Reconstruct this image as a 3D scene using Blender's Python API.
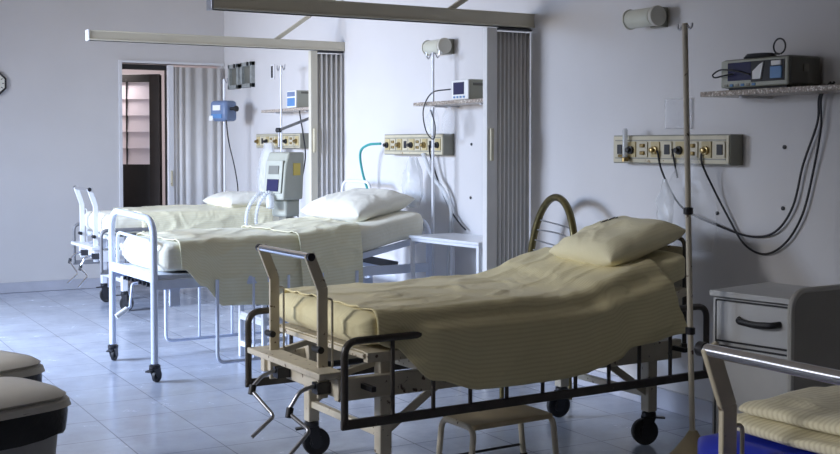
import bpy, bmesh, math, random
from mathutils import Vector, Matrix, noise
for o in list(bpy.data.objects): bpy.data.objects.remove(o)
SC = bpy.context.scene; COL = SC.collection; PI = math.pi; R = math.radians
random.seed(7)

# ------------------------------------------------------------------ camera, world, light, exposure
cam_d = bpy.data.cameras.new('camera'); cam = bpy.data.objects.new('camera', cam_d); COL.objects.link(cam)
cam.location = (0, 0, 1.42); cam.rotation_euler = (R(88.0), 0, R(-29.45))
cam_d.sensor_width = 36; cam_d.lens = 49.714; cam_d.shift_y = -0.0494; cam_d.clip_start = 0.05
SC.camera = cam
wd = bpy.data.worlds.new('sky'); SC.world = wd; wd.use_nodes = True
bg = wd.node_tree.nodes['Background']; bg.inputs[0].default_value = (0.85, 0.88, 1.0, 1); bg.inputs[1].default_value = 2.0
SC.view_settings.view_transform = 'Standard'; SC.view_settings.look = 'None'
SC.view_settings.gamma = 1; SC.view_settings.use_curve_mapping = False; SC.view_settings.exposure = 0.0
def area(name, loc, rot, sx, sy, power, color, spread=180):
    l = bpy.data.lights.new(name, 'AREA'); l.shape = 'RECTANGLE'; l.size = sx; l.size_y = sy
    l.energy = power; l.color = color; l.spread = R(spread)
    o = bpy.data.objects.new(name, l); COL.objects.link(o); o.location = loc; o.rotation_euler = rot; return o
# daylight through the far left-hand window, then added fills for near beds and hall
area('window_daylight', (-2.12, 8.35, 2.2), (R(63), 0, R(-90 + 3)), 2.3, 1.0, 178, (0.57, 0.735, 1.06), 87)
area('window_ground_light', (-2.12, 8.3, 1.5), (R(92), 0, R(-90 + 5)), 2.3, 0.9, 36, (1.0, 0.87, 0.69), 84)
area('window_daylight_near', (-2.12, 5.4, 2.2), (R(65), 0, R(-90 - 9)), 0.9, 0.8, 8.5, (0.97, 0.97, 1.0), 44)  # unseen fill, added to brighten the top of the nearest bed
area('window_daylight_rear', (-2.12, 2.2, 2.2), (R(71), 0, R(-90 - 7)), 0.9, 0.8, 2.6, (1.0, 0.98, 0.93), 34)  # unseen fill, added for the folded blankets and blue mattress
area('hall_daylight', (3.2, 12.0, 2.5), (R(48), 0, R(6)), 0.6, 0.4, 34, (1.0, 0.93, 0.94), 170)  # lamp added inside the hall to light the louvred pane and end wall

# ------------------------------------------------------------------ helpers
class MB:
    def __init__(s): s.bm = bmesh.new(); s.uv = None
    def box(s, cx, cy, cz, sx, sy, sz, rot=None):
        M = Matrix.Translation((cx, cy, cz))
        if rot is not None: M = M @ rot.to_4x4()
        bmesh.ops.create_cube(s.bm, size=1, matrix=M @ Matrix.Diagonal((sx, sy, sz, 1))); return s
    def bar(s, a, b, w, h):
        a, b = Vector(a), Vector(b); d = b - a; q = d.to_track_quat('X', 'Z')
        return s.box(*((a + b) / 2), d.length, w, h, q.to_matrix())
    def tube(s, pts, r, seg=10, closed=False, caps=True, ry=None):
        P = [Vector(p) for p in pts]; n = len(P); rings = []; ref = None
        for i in range(n):
            if closed: t = P[(i + 1) % n] - P[i - 1]
            else: t = P[min(i + 1, n - 1)] - P[max(i - 1, 0)]
            t.normalize()
            if ref is None:
                ref = t.cross(Vector((0, 0, 1)))
                if ref.length < 1e-3: ref = t.cross(Vector((0, 1, 0)))
            ref = (ref - t * ref.dot(t)).normalized(); b = t.cross(ref)
            rr = r(i / (n - 1)) if callable(r) else r
            rings.append([s.bm.verts.new(P[i] + ref * math.cos(2 * PI * k / seg) * rr + b * math.sin(2 * PI * k / seg) * (ry or rr)) for k in range(seg)])
        for i in range(n if closed else n - 1):
            A, B = rings[i], rings[(i + 1) % n]
            for k in range(seg): s.bm.faces.new((A[k], A[(k + 1) % seg], B[(k + 1) % seg], B[k]))
        if caps and not closed:
            s.bm.faces.new(list(reversed(rings[0]))); s.bm.faces.new(rings[-1])
        return s
    def lathe(s, prof, M=None, seg=24):
        M = M or Matrix(); rings = []
        for r, z in prof:
            rings.append([s.bm.verts.new(M @ Vector((max(r, 1e-4) * math.cos(2 * PI * k / seg), max(r, 1e-4) * math.sin(2 * PI * k / seg), z))) for k in range(seg)])
        for A, B in zip(rings, rings[1:]):
            for k in range(seg): s.bm.faces.new((A[k], A[(k + 1) % seg], B[(k + 1) % seg], B[k]))
        s.bm.faces.new(list(reversed(rings[0]))); s.bm.faces.new(rings[-1]); return s
    def cyl(s, a, b, r, seg=16):
        return s.tube([a, b], r, seg)
    def prism(s, poly, M, th):
        a = [s.bm.verts.new(M @ Vector((x, y, 0))) for x, y in poly]; b = [s.bm.verts.new(M @ Vector((x, y, th))) for x, y in poly]
        n = len(poly); s.bm.faces.new(list(reversed(a))); s.bm.faces.new(b)
        for i in range(n): s.bm.faces.new((a[i], a[(i + 1) % n], b[(i + 1) % n], b[i]))
        return s
    def grid(s, fn, nu, nv, closed_v=False, uvfn=None):
        V = [[s.bm.verts.new(fn(i / nu, j / nv)) for j in range(nv if closed_v else nv + 1)] for i in range(nu + 1)]
        lay = s.bm.loops.layers.uv.verify() if uvfn else None; m = len(V[0])
        for i in range(nu):
            for j in range(nv):
                f = s.bm.faces.new((V[i][j], V[i + 1][j], V[i + 1][(j + 1) % m], V[i][(j + 1) % m]))
                if lay:
                    for l, (a, b) in zip(f.loops, ((i, j), (i + 1, j), (i + 1, j + 1), (i, j + 1))): l[lay].uv = uvfn(a / nu, b / nv)
        return V
    def build(s, name, mat, parent=None, loc=None, bev=0, thick=0, sub=0, angle=40, off=0):
        bm = s.bm; bmesh.ops.recalc_face_normals(bm, faces=bm.faces)
        if loc is not None: bmesh.ops.translate(bm, verts=bm.verts, vec=-Vector(loc))
        me = bpy.data.meshes.new(name); bm.to_mesh(me); bm.free()
        for p in me.polygons: p.use_smooth = True
        me.set_sharp_from_angle(angle=R(angle)); me.materials.append(mat)
        o = bpy.data.objects.new(name, me); COL.objects.link(o)
        if loc is not None: o.location = loc
        if parent: o.parent = parent
        if thick:
            m = o.modifiers.new('thick', 'SOLIDIFY'); m.thickness = thick; m.offset = off
        if sub:
            m = o.modifiers.new('smooth', 'SUBSURF'); m.levels = sub; m.render_levels = sub
        if bev:
            m = o.modifiers.new('edge', 'BEVEL'); m.width = bev; m.segments = 2; m.limit_method = 'ANGLE'
        return o
def fillet(pts, r, n=5):
    P = [Vector(p) for p in pts]; out = [P[0]]
    for i in range(1, len(P) - 1):
        a, b, c = P[i - 1], P[i], P[i + 1]; rr = min(r, (a - b).length * .49, (c - b).length * .49)
        p, q = b + (a - b).normalized() * rr, b + (c - b).normalized() * rr
        for k in range(n + 1):
            t = k / n; out.append(p * (1 - t) ** 2 + b * 2 * t * (1 - t) + q * t * t)
    out.append(P[-1]); return out
def spline(pts, n=8):
    P = [Vector(p) for p in pts]; P = [P[0] * 2 - P[1]] + P + [P[-1] * 2 - P[-2]]; out = []
    for i in range(1, len(P) - 2):
        a, b, c, d = P[i - 1:i + 3]
        for k in range(n):
            t = k / n; out.append(.5 * ((2 * b) + (c - a) * t + (2 * a - 5 * b + 4 * c - d) * t * t + (3 * b - a - 3 * c + d) * t ** 3))
    out.append(P[-2]); return out
def interp(tab, x):
    if x <= tab[0][0]: return tab[0][1]
    for (a, u), (b, v) in zip(tab, tab[1:]):
        if x <= b: t = (x - a) / (b - a); t = t * t * (3 - 2 * t); return u + (v - u) * t
    return tab[-1][1]
def rotm(ax, deg): return Matrix.Rotation(R(deg), 3, ax)
def thing(name, label, cat, loc, rz=0, group=None):
    o = bpy.data.objects.new(name, None); COL.objects.link(o); o.empty_display_size = .1
    o.location = loc; o.rotation_euler = (0, 0, R(rz)); return tag(o, label, cat, group)
def tag(o, label, cat, group=None):
    o['label'] = label; o['category'] = cat
    if group: o['group'] = group
    return o
def struct(name, mb, mat, **k):
    o = mb.build(name, mat, **k); o['kind'] = 'structure'; return o
def dup(root, loc, label, rz=None):
    def cp(o, par):
        c = o.copy(); COL.objects.link(c)
        if par: c.parent = par
        for ch in [x for x in bpy.data.objects if x.parent == o]: cp(ch, c)
        return c
    r = cp(root, None); r.location = loc; r['label'] = label
    if rz is not None: r.rotation_euler.z = R(rz)
    return r

# ------------------------------------------------------------------ materials
def mat(name, col, rough=.5, metal=0, var=0, vs=8, bump=0, bs=60, spots=None, coat=0, spec=None, spot_scale=25, spot_thr=.66):
    m = bpy.data.materials.new(name); m.use_nodes = True; nt = m.node_tree; N = nt.nodes; L = nt.links
    b = N['Principled BSDF']; b.inputs['Base Color'].default_value = (*col, 1); b.inputs['Roughness'].default_value = rough
    b.inputs['Metallic'].default_value = metal; b.inputs['Coat Weight'].default_value = coat
    if spec is not None: b.inputs['Specular IOR Level'].default_value = spec
    tc = N.new('ShaderNodeTexCoord'); src = None
    if var:
        n = N.new('ShaderNodeTexNoise'); n.inputs['Scale'].default_value = vs; n.inputs['Detail'].default_value = 5; L.new(tc.outputs['Object'], n.inputs['Vector'])
        r = N.new('ShaderNodeMapRange'); r.inputs[1].default_value = .3; r.inputs[2].default_value = .7; r.inputs[3].default_value = 1 - var; r.inputs[4].default_value = 1 + var
        L.new(n.outputs[0], r.inputs[0]); x = N.new('ShaderNodeVectorMath'); x.operation = 'SCALE'; x.inputs[0].default_value = col; L.new(r.outputs[0], x.inputs['Scale']); src = x.outputs[0]
    if spots:
        n = N.new('ShaderNodeTexNoise'); n.inputs['Scale'].default_value = spot_scale; n.inputs['Detail'].default_value = 8; L.new(tc.outputs['Object'], n.inputs['Vector'])
        r = N.new('ShaderNodeMapRange'); r.inputs[1].default_value = spot_thr; r.inputs[2].default_value = spot_thr + .04; L.new(n.outputs[0], r.inputs[0])
        x = N.new('ShaderNodeMix'); x.data_type = 'RGBA'; L.new(r.outputs[0], x.inputs[0]); x.inputs[7].default_value = (*spots, 1)
        if src: L.new(src, x.inputs[6])
        else: x.inputs[6].default_value = (*col, 1)
        src = x.outputs[2]
    if src: L.new(src, b.inputs['Base Color'])
    if bump:
        n = N.new('ShaderNodeTexNoise'); n.inputs['Scale'].default_value = bs; n.inputs['Detail'].default_value = 6; L.new(tc.outputs['Object'], n.inputs['Vector'])
        u = N.new('ShaderNodeBump'); u.inputs['Strength'].default_value = bump; u.inputs['Distance'].default_value = .01; L.new(n.outputs[0], u.inputs['Height']); L.new(u.outputs[0], b.inputs['Normal'])
    return m
def cloth_mat(name, col, dark, period=.018, strength=.5):
    m = mat(name, col, .9, bump=0); nt = m.node_tree; N = nt.nodes; L = nt.links; b = N['Principled BSDF']
    b.inputs['Sheen Weight'].default_value = .15
    uv = N.new('ShaderNodeUVMap'); sp = N.new('ShaderNodeSeparateXYZ'); L.new(uv.outputs[0], sp.inputs[0])
    a = N.new('ShaderNodeMath'); a.operation = 'MULTIPLY'; a.inputs[1].default_value = 2 * PI / period; L.new(sp.outputs[1], a.inputs[0])
    s = N.new('ShaderNodeMath'); s.operation = 'SINE'; L.new(a.outputs[0], s.inputs[0])
    r = N.new('ShaderNodeMapRange'); r.inputs[1].default_value = -.3; r.inputs[2].default_value = .8; r.inputs[3].default_value = 0; r.inputs[4].default_value = strength; L.new(s.outputs[0], r.inputs[0])
    x = N.new('ShaderNodeMix'); x.data_type = 'RGBA'; L.new(r.outputs[0], x.inputs[0]); x.inputs[6].default_value = (*col, 1); x.inputs[7].default_value = (*dark, 1); L.new(x.outputs[2], b.inputs['Base Color'])
    tc = N.new('ShaderNodeTexCoord'); n = N.new('ShaderNodeTexNoise'); n.inputs['Scale'].default_value = 9; n.inputs['Detail'].default_value = 4; n.inputs['Distortion'].default_value = .6; L.new(tc.outputs['Object'], n.inputs['Vector'])
    u = N.new('ShaderNodeBump'); u.inputs['Strength'].default_value = .35; u.inputs['Distance'].default_value = .03; L.new(n.outputs[0], u.inputs['Height']); L.new(u.outputs[0], b.inputs['Normal'])
    return m
def film_mat(name, col, alpha, rough=.15):
    m = mat(name, col, rough, bump=.4, bs=30); m.node_tree.nodes['Principled BSDF'].inputs['Alpha'].default_value = alpha; return m
def floor_mat():
    m = mat('floor_tiles', (.43, .45, .50), .2); nt = m.node_tree; N = nt.nodes; L = nt.links; b = N['Principled BSDF']
    tc = N.new('ShaderNodeTexCoord'); mp = N.new('ShaderNodeMapping'); L.new(tc.outputs['Object'], mp.inputs[0]); mp.inputs['Location'].default_value = (.13, .02, 0)
    br = N.new('ShaderNodeTexBrick'); br.offset = 0; br.squash = 1; br.inputs['Scale'].default_value = 1; br.inputs['Mortar Size'].default_value = .004; br.inputs['Mortar Smooth'].default_value = .3
    br.inputs['Brick Width'].default_value = .4; br.inputs['Row Height'].default_value = .4; br.inputs['Bias'].default_value = 0
    br.inputs[1].default_value = (.47, .51, .60, 1); br.inputs[2].default_value = (.42, .455, .54, 1); br.inputs[3].default_value = (.24, .25, .29, 1)
    L.new(mp.outputs[0], br.inputs[0])
    n = N.new('ShaderNodeTexNoise'); n.inputs['Scale'].default_value = 3; n.inputs['Detail'].default_value = 8; n.inputs['Roughness'].default_value = .7; L.new(tc.outputs['Object'], n.inputs['Vector'])
    r = N.new('ShaderNodeMapRange'); r.inputs[1].default_value = .3; r.inputs[2].default_value = .7; r.inputs[3].default_value = .82; r.inputs[4].default_value = 1.12; L.new(n.outputs[0], r.inputs[0])
    x = N.new('ShaderNodeVectorMath'); x.operation = 'SCALE'; L.new(br.outputs[0], x.inputs[0]); L.new(r.outputs[0], x.inputs['Scale']); L.new(x.outputs[0], b.inputs['Base Color'])
    r2 = N.new('ShaderNodeMapRange'); r2.inputs[1].default_value = .3; r2.inputs[2].default_value = .7; r2.inputs[3].default_value = .14; r2.inputs[4].default_value = .3; L.new(n.outputs[0], r2.inputs[0]); L.new(r2.outputs[0], b.inputs['Roughness'])
    u = N.new('ShaderNodeBump'); u.inputs['Strength'].default_value = .15; u.inputs['Distance'].default_value = .004; u.invert = True; L.new(br.outputs[1], u.inputs['Height']); L.new(u.outputs[0], b.inputs['Normal'])
    return m
M = {}
M['wall'] = mat('wall_paint', (.63, .615, .61), .62, var=.03, vs=1.5, bump=.05, bs=40)
M['ceiling'] = mat('ceiling_paint', (.55, .46, .35), .8, var=.02)
M['floor'] = floor_mat()
M['skirting'] = mat('skirting_vinyl', (.47, .48, .54), .35, var=.08, vs=6)
M['trim'] = mat('white_trim', (.72, .72, .74), .45, var=.03)
M['cream'] = mat('cream_enamel', (.60, .54, .42), .4, var=.07, vs=14, spots=(.12, .07, .04), spot_scale=30, spot_thr=.64)
M['creamclean'] = mat('cream_track_enamel', (.62, .58, .47), .45, var=.03)
M['whitemetal'] = mat('white_enamel', (.80, .82, .86), .3, var=.03, coat=.2)
M['bluewhite'] = mat('pale_blue_enamel', (.66, .72, .86), .3, var=.04, coat=.2)
M['rail'] = mat('brown_black_enamel', (.055, .047, .04), .3, var=.15, vs=20, spots=(.2, .17, .13), spot_scale=40, spot_thr=.68)
M['graytube'] = mat('grey_enamel', (.2, .2, .21), .35, var=.08)
M['black'] = mat('black_rubber', (.015, .015, .017), .55, var=.1)
M['blackmetal'] = mat('black_metal', (.03, .03, .035), .35, metal=.3)
M['chrome'] = mat('chrome', (.88, .88, .9), .07, metal=1, var=.04)
M['steel'] = mat('dull_steel', (.45, .45, .47), .35, metal=1, var=.06)
M['sheet'] = cloth_mat('cream_striped_cotton', (.80, .71, .42), (.66, .56, .29))
M['sheetw'] = cloth_mat('ivory_striped_cotton', (.84, .80, .58), (.76, .70, .44))
M['fitted'] = cloth_mat('cream_fitted_cotton', (.78, .70, .42), (.71, .62, .35))
M['fittedw'] = cloth_mat('ivory_fitted_cotton', (.86, .83, .69), (.83, .79, .62))
M['pillow'] = cloth_mat('cream_pillow_cotton', (.80, .73, .48), (.70, .62, .38), .012, .3)
M['pilloww'] = cloth_mat('ivory_pillow_cotton', (.86, .84, .74), (.82, .79, .66), .012, .3)
M['blue'] = mat('blue_vinyl', (.012, .03, .46), .35, var=.1)
M['towel'] = cloth_mat('cream_knitted_cotton', (.82, .77, .58), (.66, .60, .42), .014, .7)
M['gold'] = mat('bronze_tube', (.13, .105, .04), .3, metal=.6, var=.25, vs=25)
M['granite'] = mat('granite', (.33, .27, .22), .3, var=.5, vs=60, spots=(.72, .68, .6), spot_scale=90, spot_thr=.56)
M['steelgrey'] = mat('grey_housing', (.25, .245, .20), .45, metal=.2, var=.06)
M['faceplate'] = mat('ivory_plate', (.56, .51, .37), .4, var=.08, spots=(.3, .2, .1), spot_thr=.68)
M['socket'] = mat('yellowed_socket', (.5, .41, .21), .4, var=.15)
M['socketw'] = mat('ivory_socket', (.56, .51, .38), .4)
M['brass'] = mat('brass', (.34, .25, .11), .3, metal=.9, var=.15)
M['bodygrey'] = mat('instrument_shell', (.42, .43, .36), .45, var=.05)
M['bodydark'] = mat('dark_instrument_shell', (.16, .16, .135), .45, var=.08)
M['bodyblue'] = mat('blue_instrument_panel', (.10, .24, .48), .4)
M['screen'] = mat('dark_screen', (.035, .035, .09), .15)
M['white'] = mat('white_plastic', (.82, .82, .80), .4)
M['yellow'] = mat('yellow_label', (.75, .58, .12), .5)
M['pump'] = mat('blue_pump_shell', (.16, .22, .36), .35, var=.06)
M['shade'] = mat('frosted_shade', (.60, .60, .50), .3, var=.05)
M['lampbase'] = mat('lamp_cream', (.62, .60, .52), .4)
M['tealhose'] = mat('teal_rubber', (.05, .35, .33), .4)
M['cable'] = mat('black_cable', (.02, .02, .024), .5)
M['cabinet'] = mat('light_grey_laminate', (.55, .55, .54), .45, var=.03)
M['greyboard'] = mat('grey_laminate_board', (.30, .29, .26), .4, var=.05)
M['edging'] = mat('pale_edging', (.52, .51, .47), .4)
M['lid'] = mat('beige_plastic_lid', (.60, .58, .53), .45, var=.04)
M['binbody'] = mat('grey_plastic_bin', (.42, .42, .41), .5, var=.05)
M['binbag'] = mat('black_bin_bag', (.012, .012, .014), .3, bump=.7, bs=22)
M['doorblack'] = mat('black_gloss_door', (.012, .011, .010), .6, var=.2)
M['doorbrown'] = mat('dark_brown_stile', (.016, .010, .007), .8, var=.2)
M['louvre'] = mat('pinkish_frosted_glass', (.86, .78, .81), .3)
M['pleat'] = mat('pvc_pleats', (.66, .65, .64), .45, var=.03)
M['pleatgrey'] = mat('grey_pvc_pleats', (.76, .75, .73), .45, var=.03)
M['film'] = film_mat('clear_plastic_film', (.85, .87, .9), .17)
M['sleeve'] = film_mat('glossy_plastic_sleeve', (.9, .9, .92), .34, .08)
M['bag'] = film_mat('milky_plastic_film', (.8, .82, .84), .5)
M['hose'] = film_mat('clear_hose', (.85, .88, .9), .6)
M['wood'] = mat('worn_tan_board', (.50, .40, .24), .5, var=.12, spots=(.2, .12, .07), spot_scale=20, spot_thr=.68)
M['vent'] = mat('vent_grey', (.30, .32, .31), .4, var=.2, vs=20)
M['clockface'] = mat('clock_face', (.75, .74, .66), .4)
M['concrete'] = mat('pale_hall_paint', (.6, .55, .56), .7)
M['glass'] = film_mat('window_glass', (.9, .95, 1), .08, .02)

# ------------------------------------------------------------------ the setting
W, YB, XL, YR, HT = 4.2, 11.6, -2.3, -4.0, 3.25
struct('floor', MB().box((XL + 5.0) / 2, 5, -.05, 5.0 - XL + .4, 18.4, .1), M['floor'])
struct('ceiling', MB().box((XL + 5.0) / 2, 5, HT + .05, 5.0 - XL + .4, 18.4, .1), M['ceiling'])
struct('wall_right', MB().box(W + .1, (YR + YB) / 2 + .07, HT / 2, .2, YB - YR + .14, HT), M['wall'])
DX0, DX1, DZ = 3.11, 4.17, 2.245
b = MB(); b.box((XL + DX0) / 2, YB + .07, HT / 2, DX0 - XL, .14, HT); b.box((DX0 + DX1) / 2, YB + .07, (DZ + HT) / 2, DX1 - DX0, .14, HT - DZ); b.box((DX1 + W) / 2, YB + .07, HT / 2, W - DX1, .14, HT)
struct('wall_back', b, M['wall'])
struct('wall_rear', MB().box((XL + W) / 2, YR - .1, HT / 2, W - XL + .4, .2, HT), M['wall'])
wins = [(1.6, 2.8), (4.6, 6.0), (6.8, 9.4)]; z0, z1 = .95, 2.8  # first two windows are unseen, added for fill and reflections on the near beds
b = MB(); ys = [YR] + [y for w in wins for y in w] + [YB]
for i in range(0, len(ys), 2): b.box(XL - .1, (ys[i] + ys[i + 1]) / 2, HT / 2, .2, ys[i + 1] - ys[i], HT)
for a, c in wins: b.box(XL - .1, (a + c) / 2, z0 / 2, .2, c - a, z0); b.box(XL - .1, (a + c) / 2, (z1 + HT) / 2, .2, c - a, HT - z1)
struct('wall_left', b, M['wall'])
for i, (a, c) in enumerate(wins):
    b = MB(); n = 2 if i < 2 else 4
    for k in range(n + 1): b.box(XL - .1, a + (c - a) * k / n + (.02 if k == 0 else -.02 if k == n else 0), (z0 + z1) / 2, .05, .04, z1 - z0)
    for z in (z0 + .02, z1 - .02): b.box(XL - .1, (a + c) / 2, z, .05, c - a, .04)
    f = struct('window_%d' % (i + 1), b, M['trim'])
    MB().box(XL - .1, (a + c) / 2, (z0 + z1) / 2, .006, c - a - .04, z1 - z0 - .04).build('pane', M['glass'], f)
struct('baseboard_back', MB().box((XL + DX0) / 2, YB - .01, .05, DX0 - XL, .02, .1), M['skirting'], bev=.004)
struct('baseboard_right', MB().box(W - .012, (YR + YB) / 2, .055, .024, YB - YR, .11), M['skirting'], bev=.004)
# door frame and hall behind it
b = MB(); b.box(DX0 - .005, YB - .008, DZ / 2, .03, .03, DZ); b.box((DX0 + DX1) / 2, YB - .008, DZ + .012, DX1 - DX0 + .04, .03, .024)
struct('trim_1', b, M['trim'])
b = MB(); b.box(2.4, 12.9, HT / 2, .1, 2.4, HT); struct('wall_hall_left', b, M['concrete'])
b = MB(); b.box(4.95, 12.9, HT / 2, .1, 2.4, HT); struct('wall_hall_right', b, M['concrete'])
b = MB(); b.box(3.7, 14.1, HT / 2, 2.6, .1, HT); struct('wall_hall_end', b, M['concrete'])
b = MB(); b.box(3.62, YB + .07, DZ / 2, .05, .1, DZ - .02); b.box(3.36, YB + .07, DZ - .035, .5, .1, .05); struct('trim_2', b, M['doorblack'])
d = bpy.data.objects.new('door_1', None); COL.objects.link(d); d.location = (3.56, YB + .16, 0); d.rotation_euler = (0, 0, R(141)); d['kind'] = 'structure'
DWD = .665
b = MB(); b.box(DWD / 2, 0, .62, DWD, .04, 1.2); b.box(.05, 0, 1.08, .1, .045, 2.13); b.box(DWD - .04, 0, 1.08, .08, .045, 2.13); b.box(DWD / 2, 0, 2.11, DWD, .045, .08); b.box(.36, 0, 1.65, .012, .05, .9)
b.build('door_leaf', M['doorblack'], d, bev=.004)
b = MB()
for k in range(5): b.box(DWD / 2, .0, 1.3 + k * .17, DWD - .18, .012, .172, rotm('X', 6))
b.build('louvred_pane', M['louvre'], d)
MB().box(.05, .026, 1.08, .11, .008, 2.12).box(.05, -.026, 1.08, .11, .008, 2.12).build('stile', M['doorbrown'], d)
MB().cyl((.07, -.03, 1.06), (.07, -.09, 1.06), .012).cyl((.07, -.085, 1.06), (.19, -.085, 1.06), .01).build('door_handle', M['steel'], d)

# ------------------------------------------------------------------ partition tracks and folding partitions
def track(Y, zt, zb, label, slope):
    t = thing('partition_track', label, 'curtain track', (2.105, Y, zb), 0, 'ceiling tracks for the folding partitions'); h = zt - zb
    b = MB(); b.box(1.047, 0, h / 2, 2.094, .07, h); b.box(1.047, -.002, .006, 2.096, .082, .012); b.box(1.047, 0, h - .004, 2.096, .08, .008); b.build('beam', M['creamclean'], t, bev=.003)
    MB().box(-.004, 0, h / 2, .012, .085, h + .006).build('end_cap', M['whitemetal'] if Y > 8 else M['steel'], t, bev=.002)
    x0 = 1.49
    MB().bar((x0, 0, h * .9), (2.095, 0, h * .9 + slope * (2.095 - x0)), .03, .03).build('stay', M['creamclean'], t, bev=.002)
    return t
track(6.02, 2.238, 2.15, 'nearer cream beam track crossing the top of the photo, its side in shade', .64)
track(8.74, 2.272, 2.197, 'farther pale cream beam track above the white bed, running toward the back wall', .70)
def partition(Y, zt, label, x0, xp, x1, n, m, grp):
    t = thing('folding_partition', label, 'folding partition', (x0, Y, 0), 0, grp)
    b = MB(); b.box((xp - x0) / 2 - .004, 0, zt / 2 + .01, xp - x0 - .01, .05, zt - .02); b.build('lead_post', M['creamclean'] if m == 'p' else M['pleatgrey'], t, bev=.004)
    pts = []; L = x1 - xp
    for k in range(n * 12 + 1):
        u = k / (n * 12); s = math.sin(u * n * 2 * PI); pts.append((xp - x0 + u * L, (-1 if s < 0 else 1) * abs(s) ** .8 * (.012 if m == 'g' else .022)))
    b = MB(); b.grid(lambda i, j: Vector((*pts[round(i * n * 12)], .02 + j * (zt - .04))), n * 12, 1)
    b.build('pleats', M['pleatgrey'], t, thick=.006, angle=60)
    MB().box(L / 2 + xp - x0, 0, zt - .004, L, .06, .014).build('glide', M['blackmetal'], t)
    MB().box(.03, -.035, zt * .665, .022, .022, .2).build('pull_handle', M['faceplate'], t, bev=.005)
    return t
partition(6.02, 2.14, 'grey pleated folding partition stacked at wall beside the near bed', 3.855, 3.94, 4.185, 8, 'g', 'folding partitions on tracks')
partition(8.74, 2.19, 'white pleated folding partition stacked at wall behind the white middle bed', 3.895, 3.965, 4.185, 5, 'p', 'folding partitions on tracks')
t = thing('folding_door', 'white accordion folding door pushed half open in the back doorway', 'folding door', (3.58, YB - .03, 0))
MB().box(.03, 0, DZ / 2, .06, .05, DZ - .03).build('lead_post', M['trim'], t, bev=.004)
xs = [.065, .10, .13, .16, .20, .26, .33, .39, .45, .50, .54, .575]; pts = []
for i in range(len(xs) - 1):
    for k in range(6):
        u = k / 6; pts.append((xs[i] + (xs[i + 1] - xs[i]) * u, (.013 if i % 2 else -.013) * math.sin(PI * u)))
pts.append((xs[-1], 0)); b = MB(); n = len(pts) - 1
b.grid(lambda i, j: Vector((*pts[round(i * n)], .02 + j * (DZ - .05))), n, 1); b.build('pleats', M['pleat'], t, thick=.006, angle=60)
MB().box(.03, -.03, 1.08, .02, .02, .16).build('pull_handle', M['faceplate'], t, bev=.004)

# ------------------------------------------------------------------ beds
def caster(par, x, y, r, w, mw, mf, turn=0, top=.05):
    D = Matrix.Translation((x, y, 0)) @ Matrix.Rotation(R(turn), 4, 'Z'); o = -.02
    Mw = D @ Matrix.Translation((o, 0, r)) @ Matrix.Rotation(R(90), 4, 'X')
    f = MB()
    for s in (-1, 1): f.prism([(o - .018, r - .012), (o + .018, r - .012), (.03, r * 2 + .012), (-.03, r * 2 + .012)], D @ Matrix.Translation((0, s * (w / 2 + .006) + .003, 0)) @ Matrix.Rotation(R(90), 4, 'X'), .006)
    f.lathe([(.03, 0), (.034, .004), (.034, .02), (.02, .03), (.02, top)], D @ Matrix.Translation((0, 0, r * 2 + .008)), 16)
    fork = f.build('caster', mf, par)
    b = MB(); b.lathe([(r * .5, -w * .35), (r * .88, -w / 2), (r, -w * .38), (r, w * .38), (r * .88, w / 2), (r * .5, w * .35)], Mw, 28); b.build('wheel', mw, fork)
    MB().lathe([(r * .14, -w * .6), (r * .5, -w * .55), (r * .5, w * .55), (r * .14, w * .6)], Mw, 16).build('hub', M['blackmetal'], fork)
    MB().bar(D @ Vector((.02, 0, r * 2 + .005)), D @ Vector((.075, 0, r * 2 + .0)), .03, .008).build('brake_pedal', mf, fork)

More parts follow.
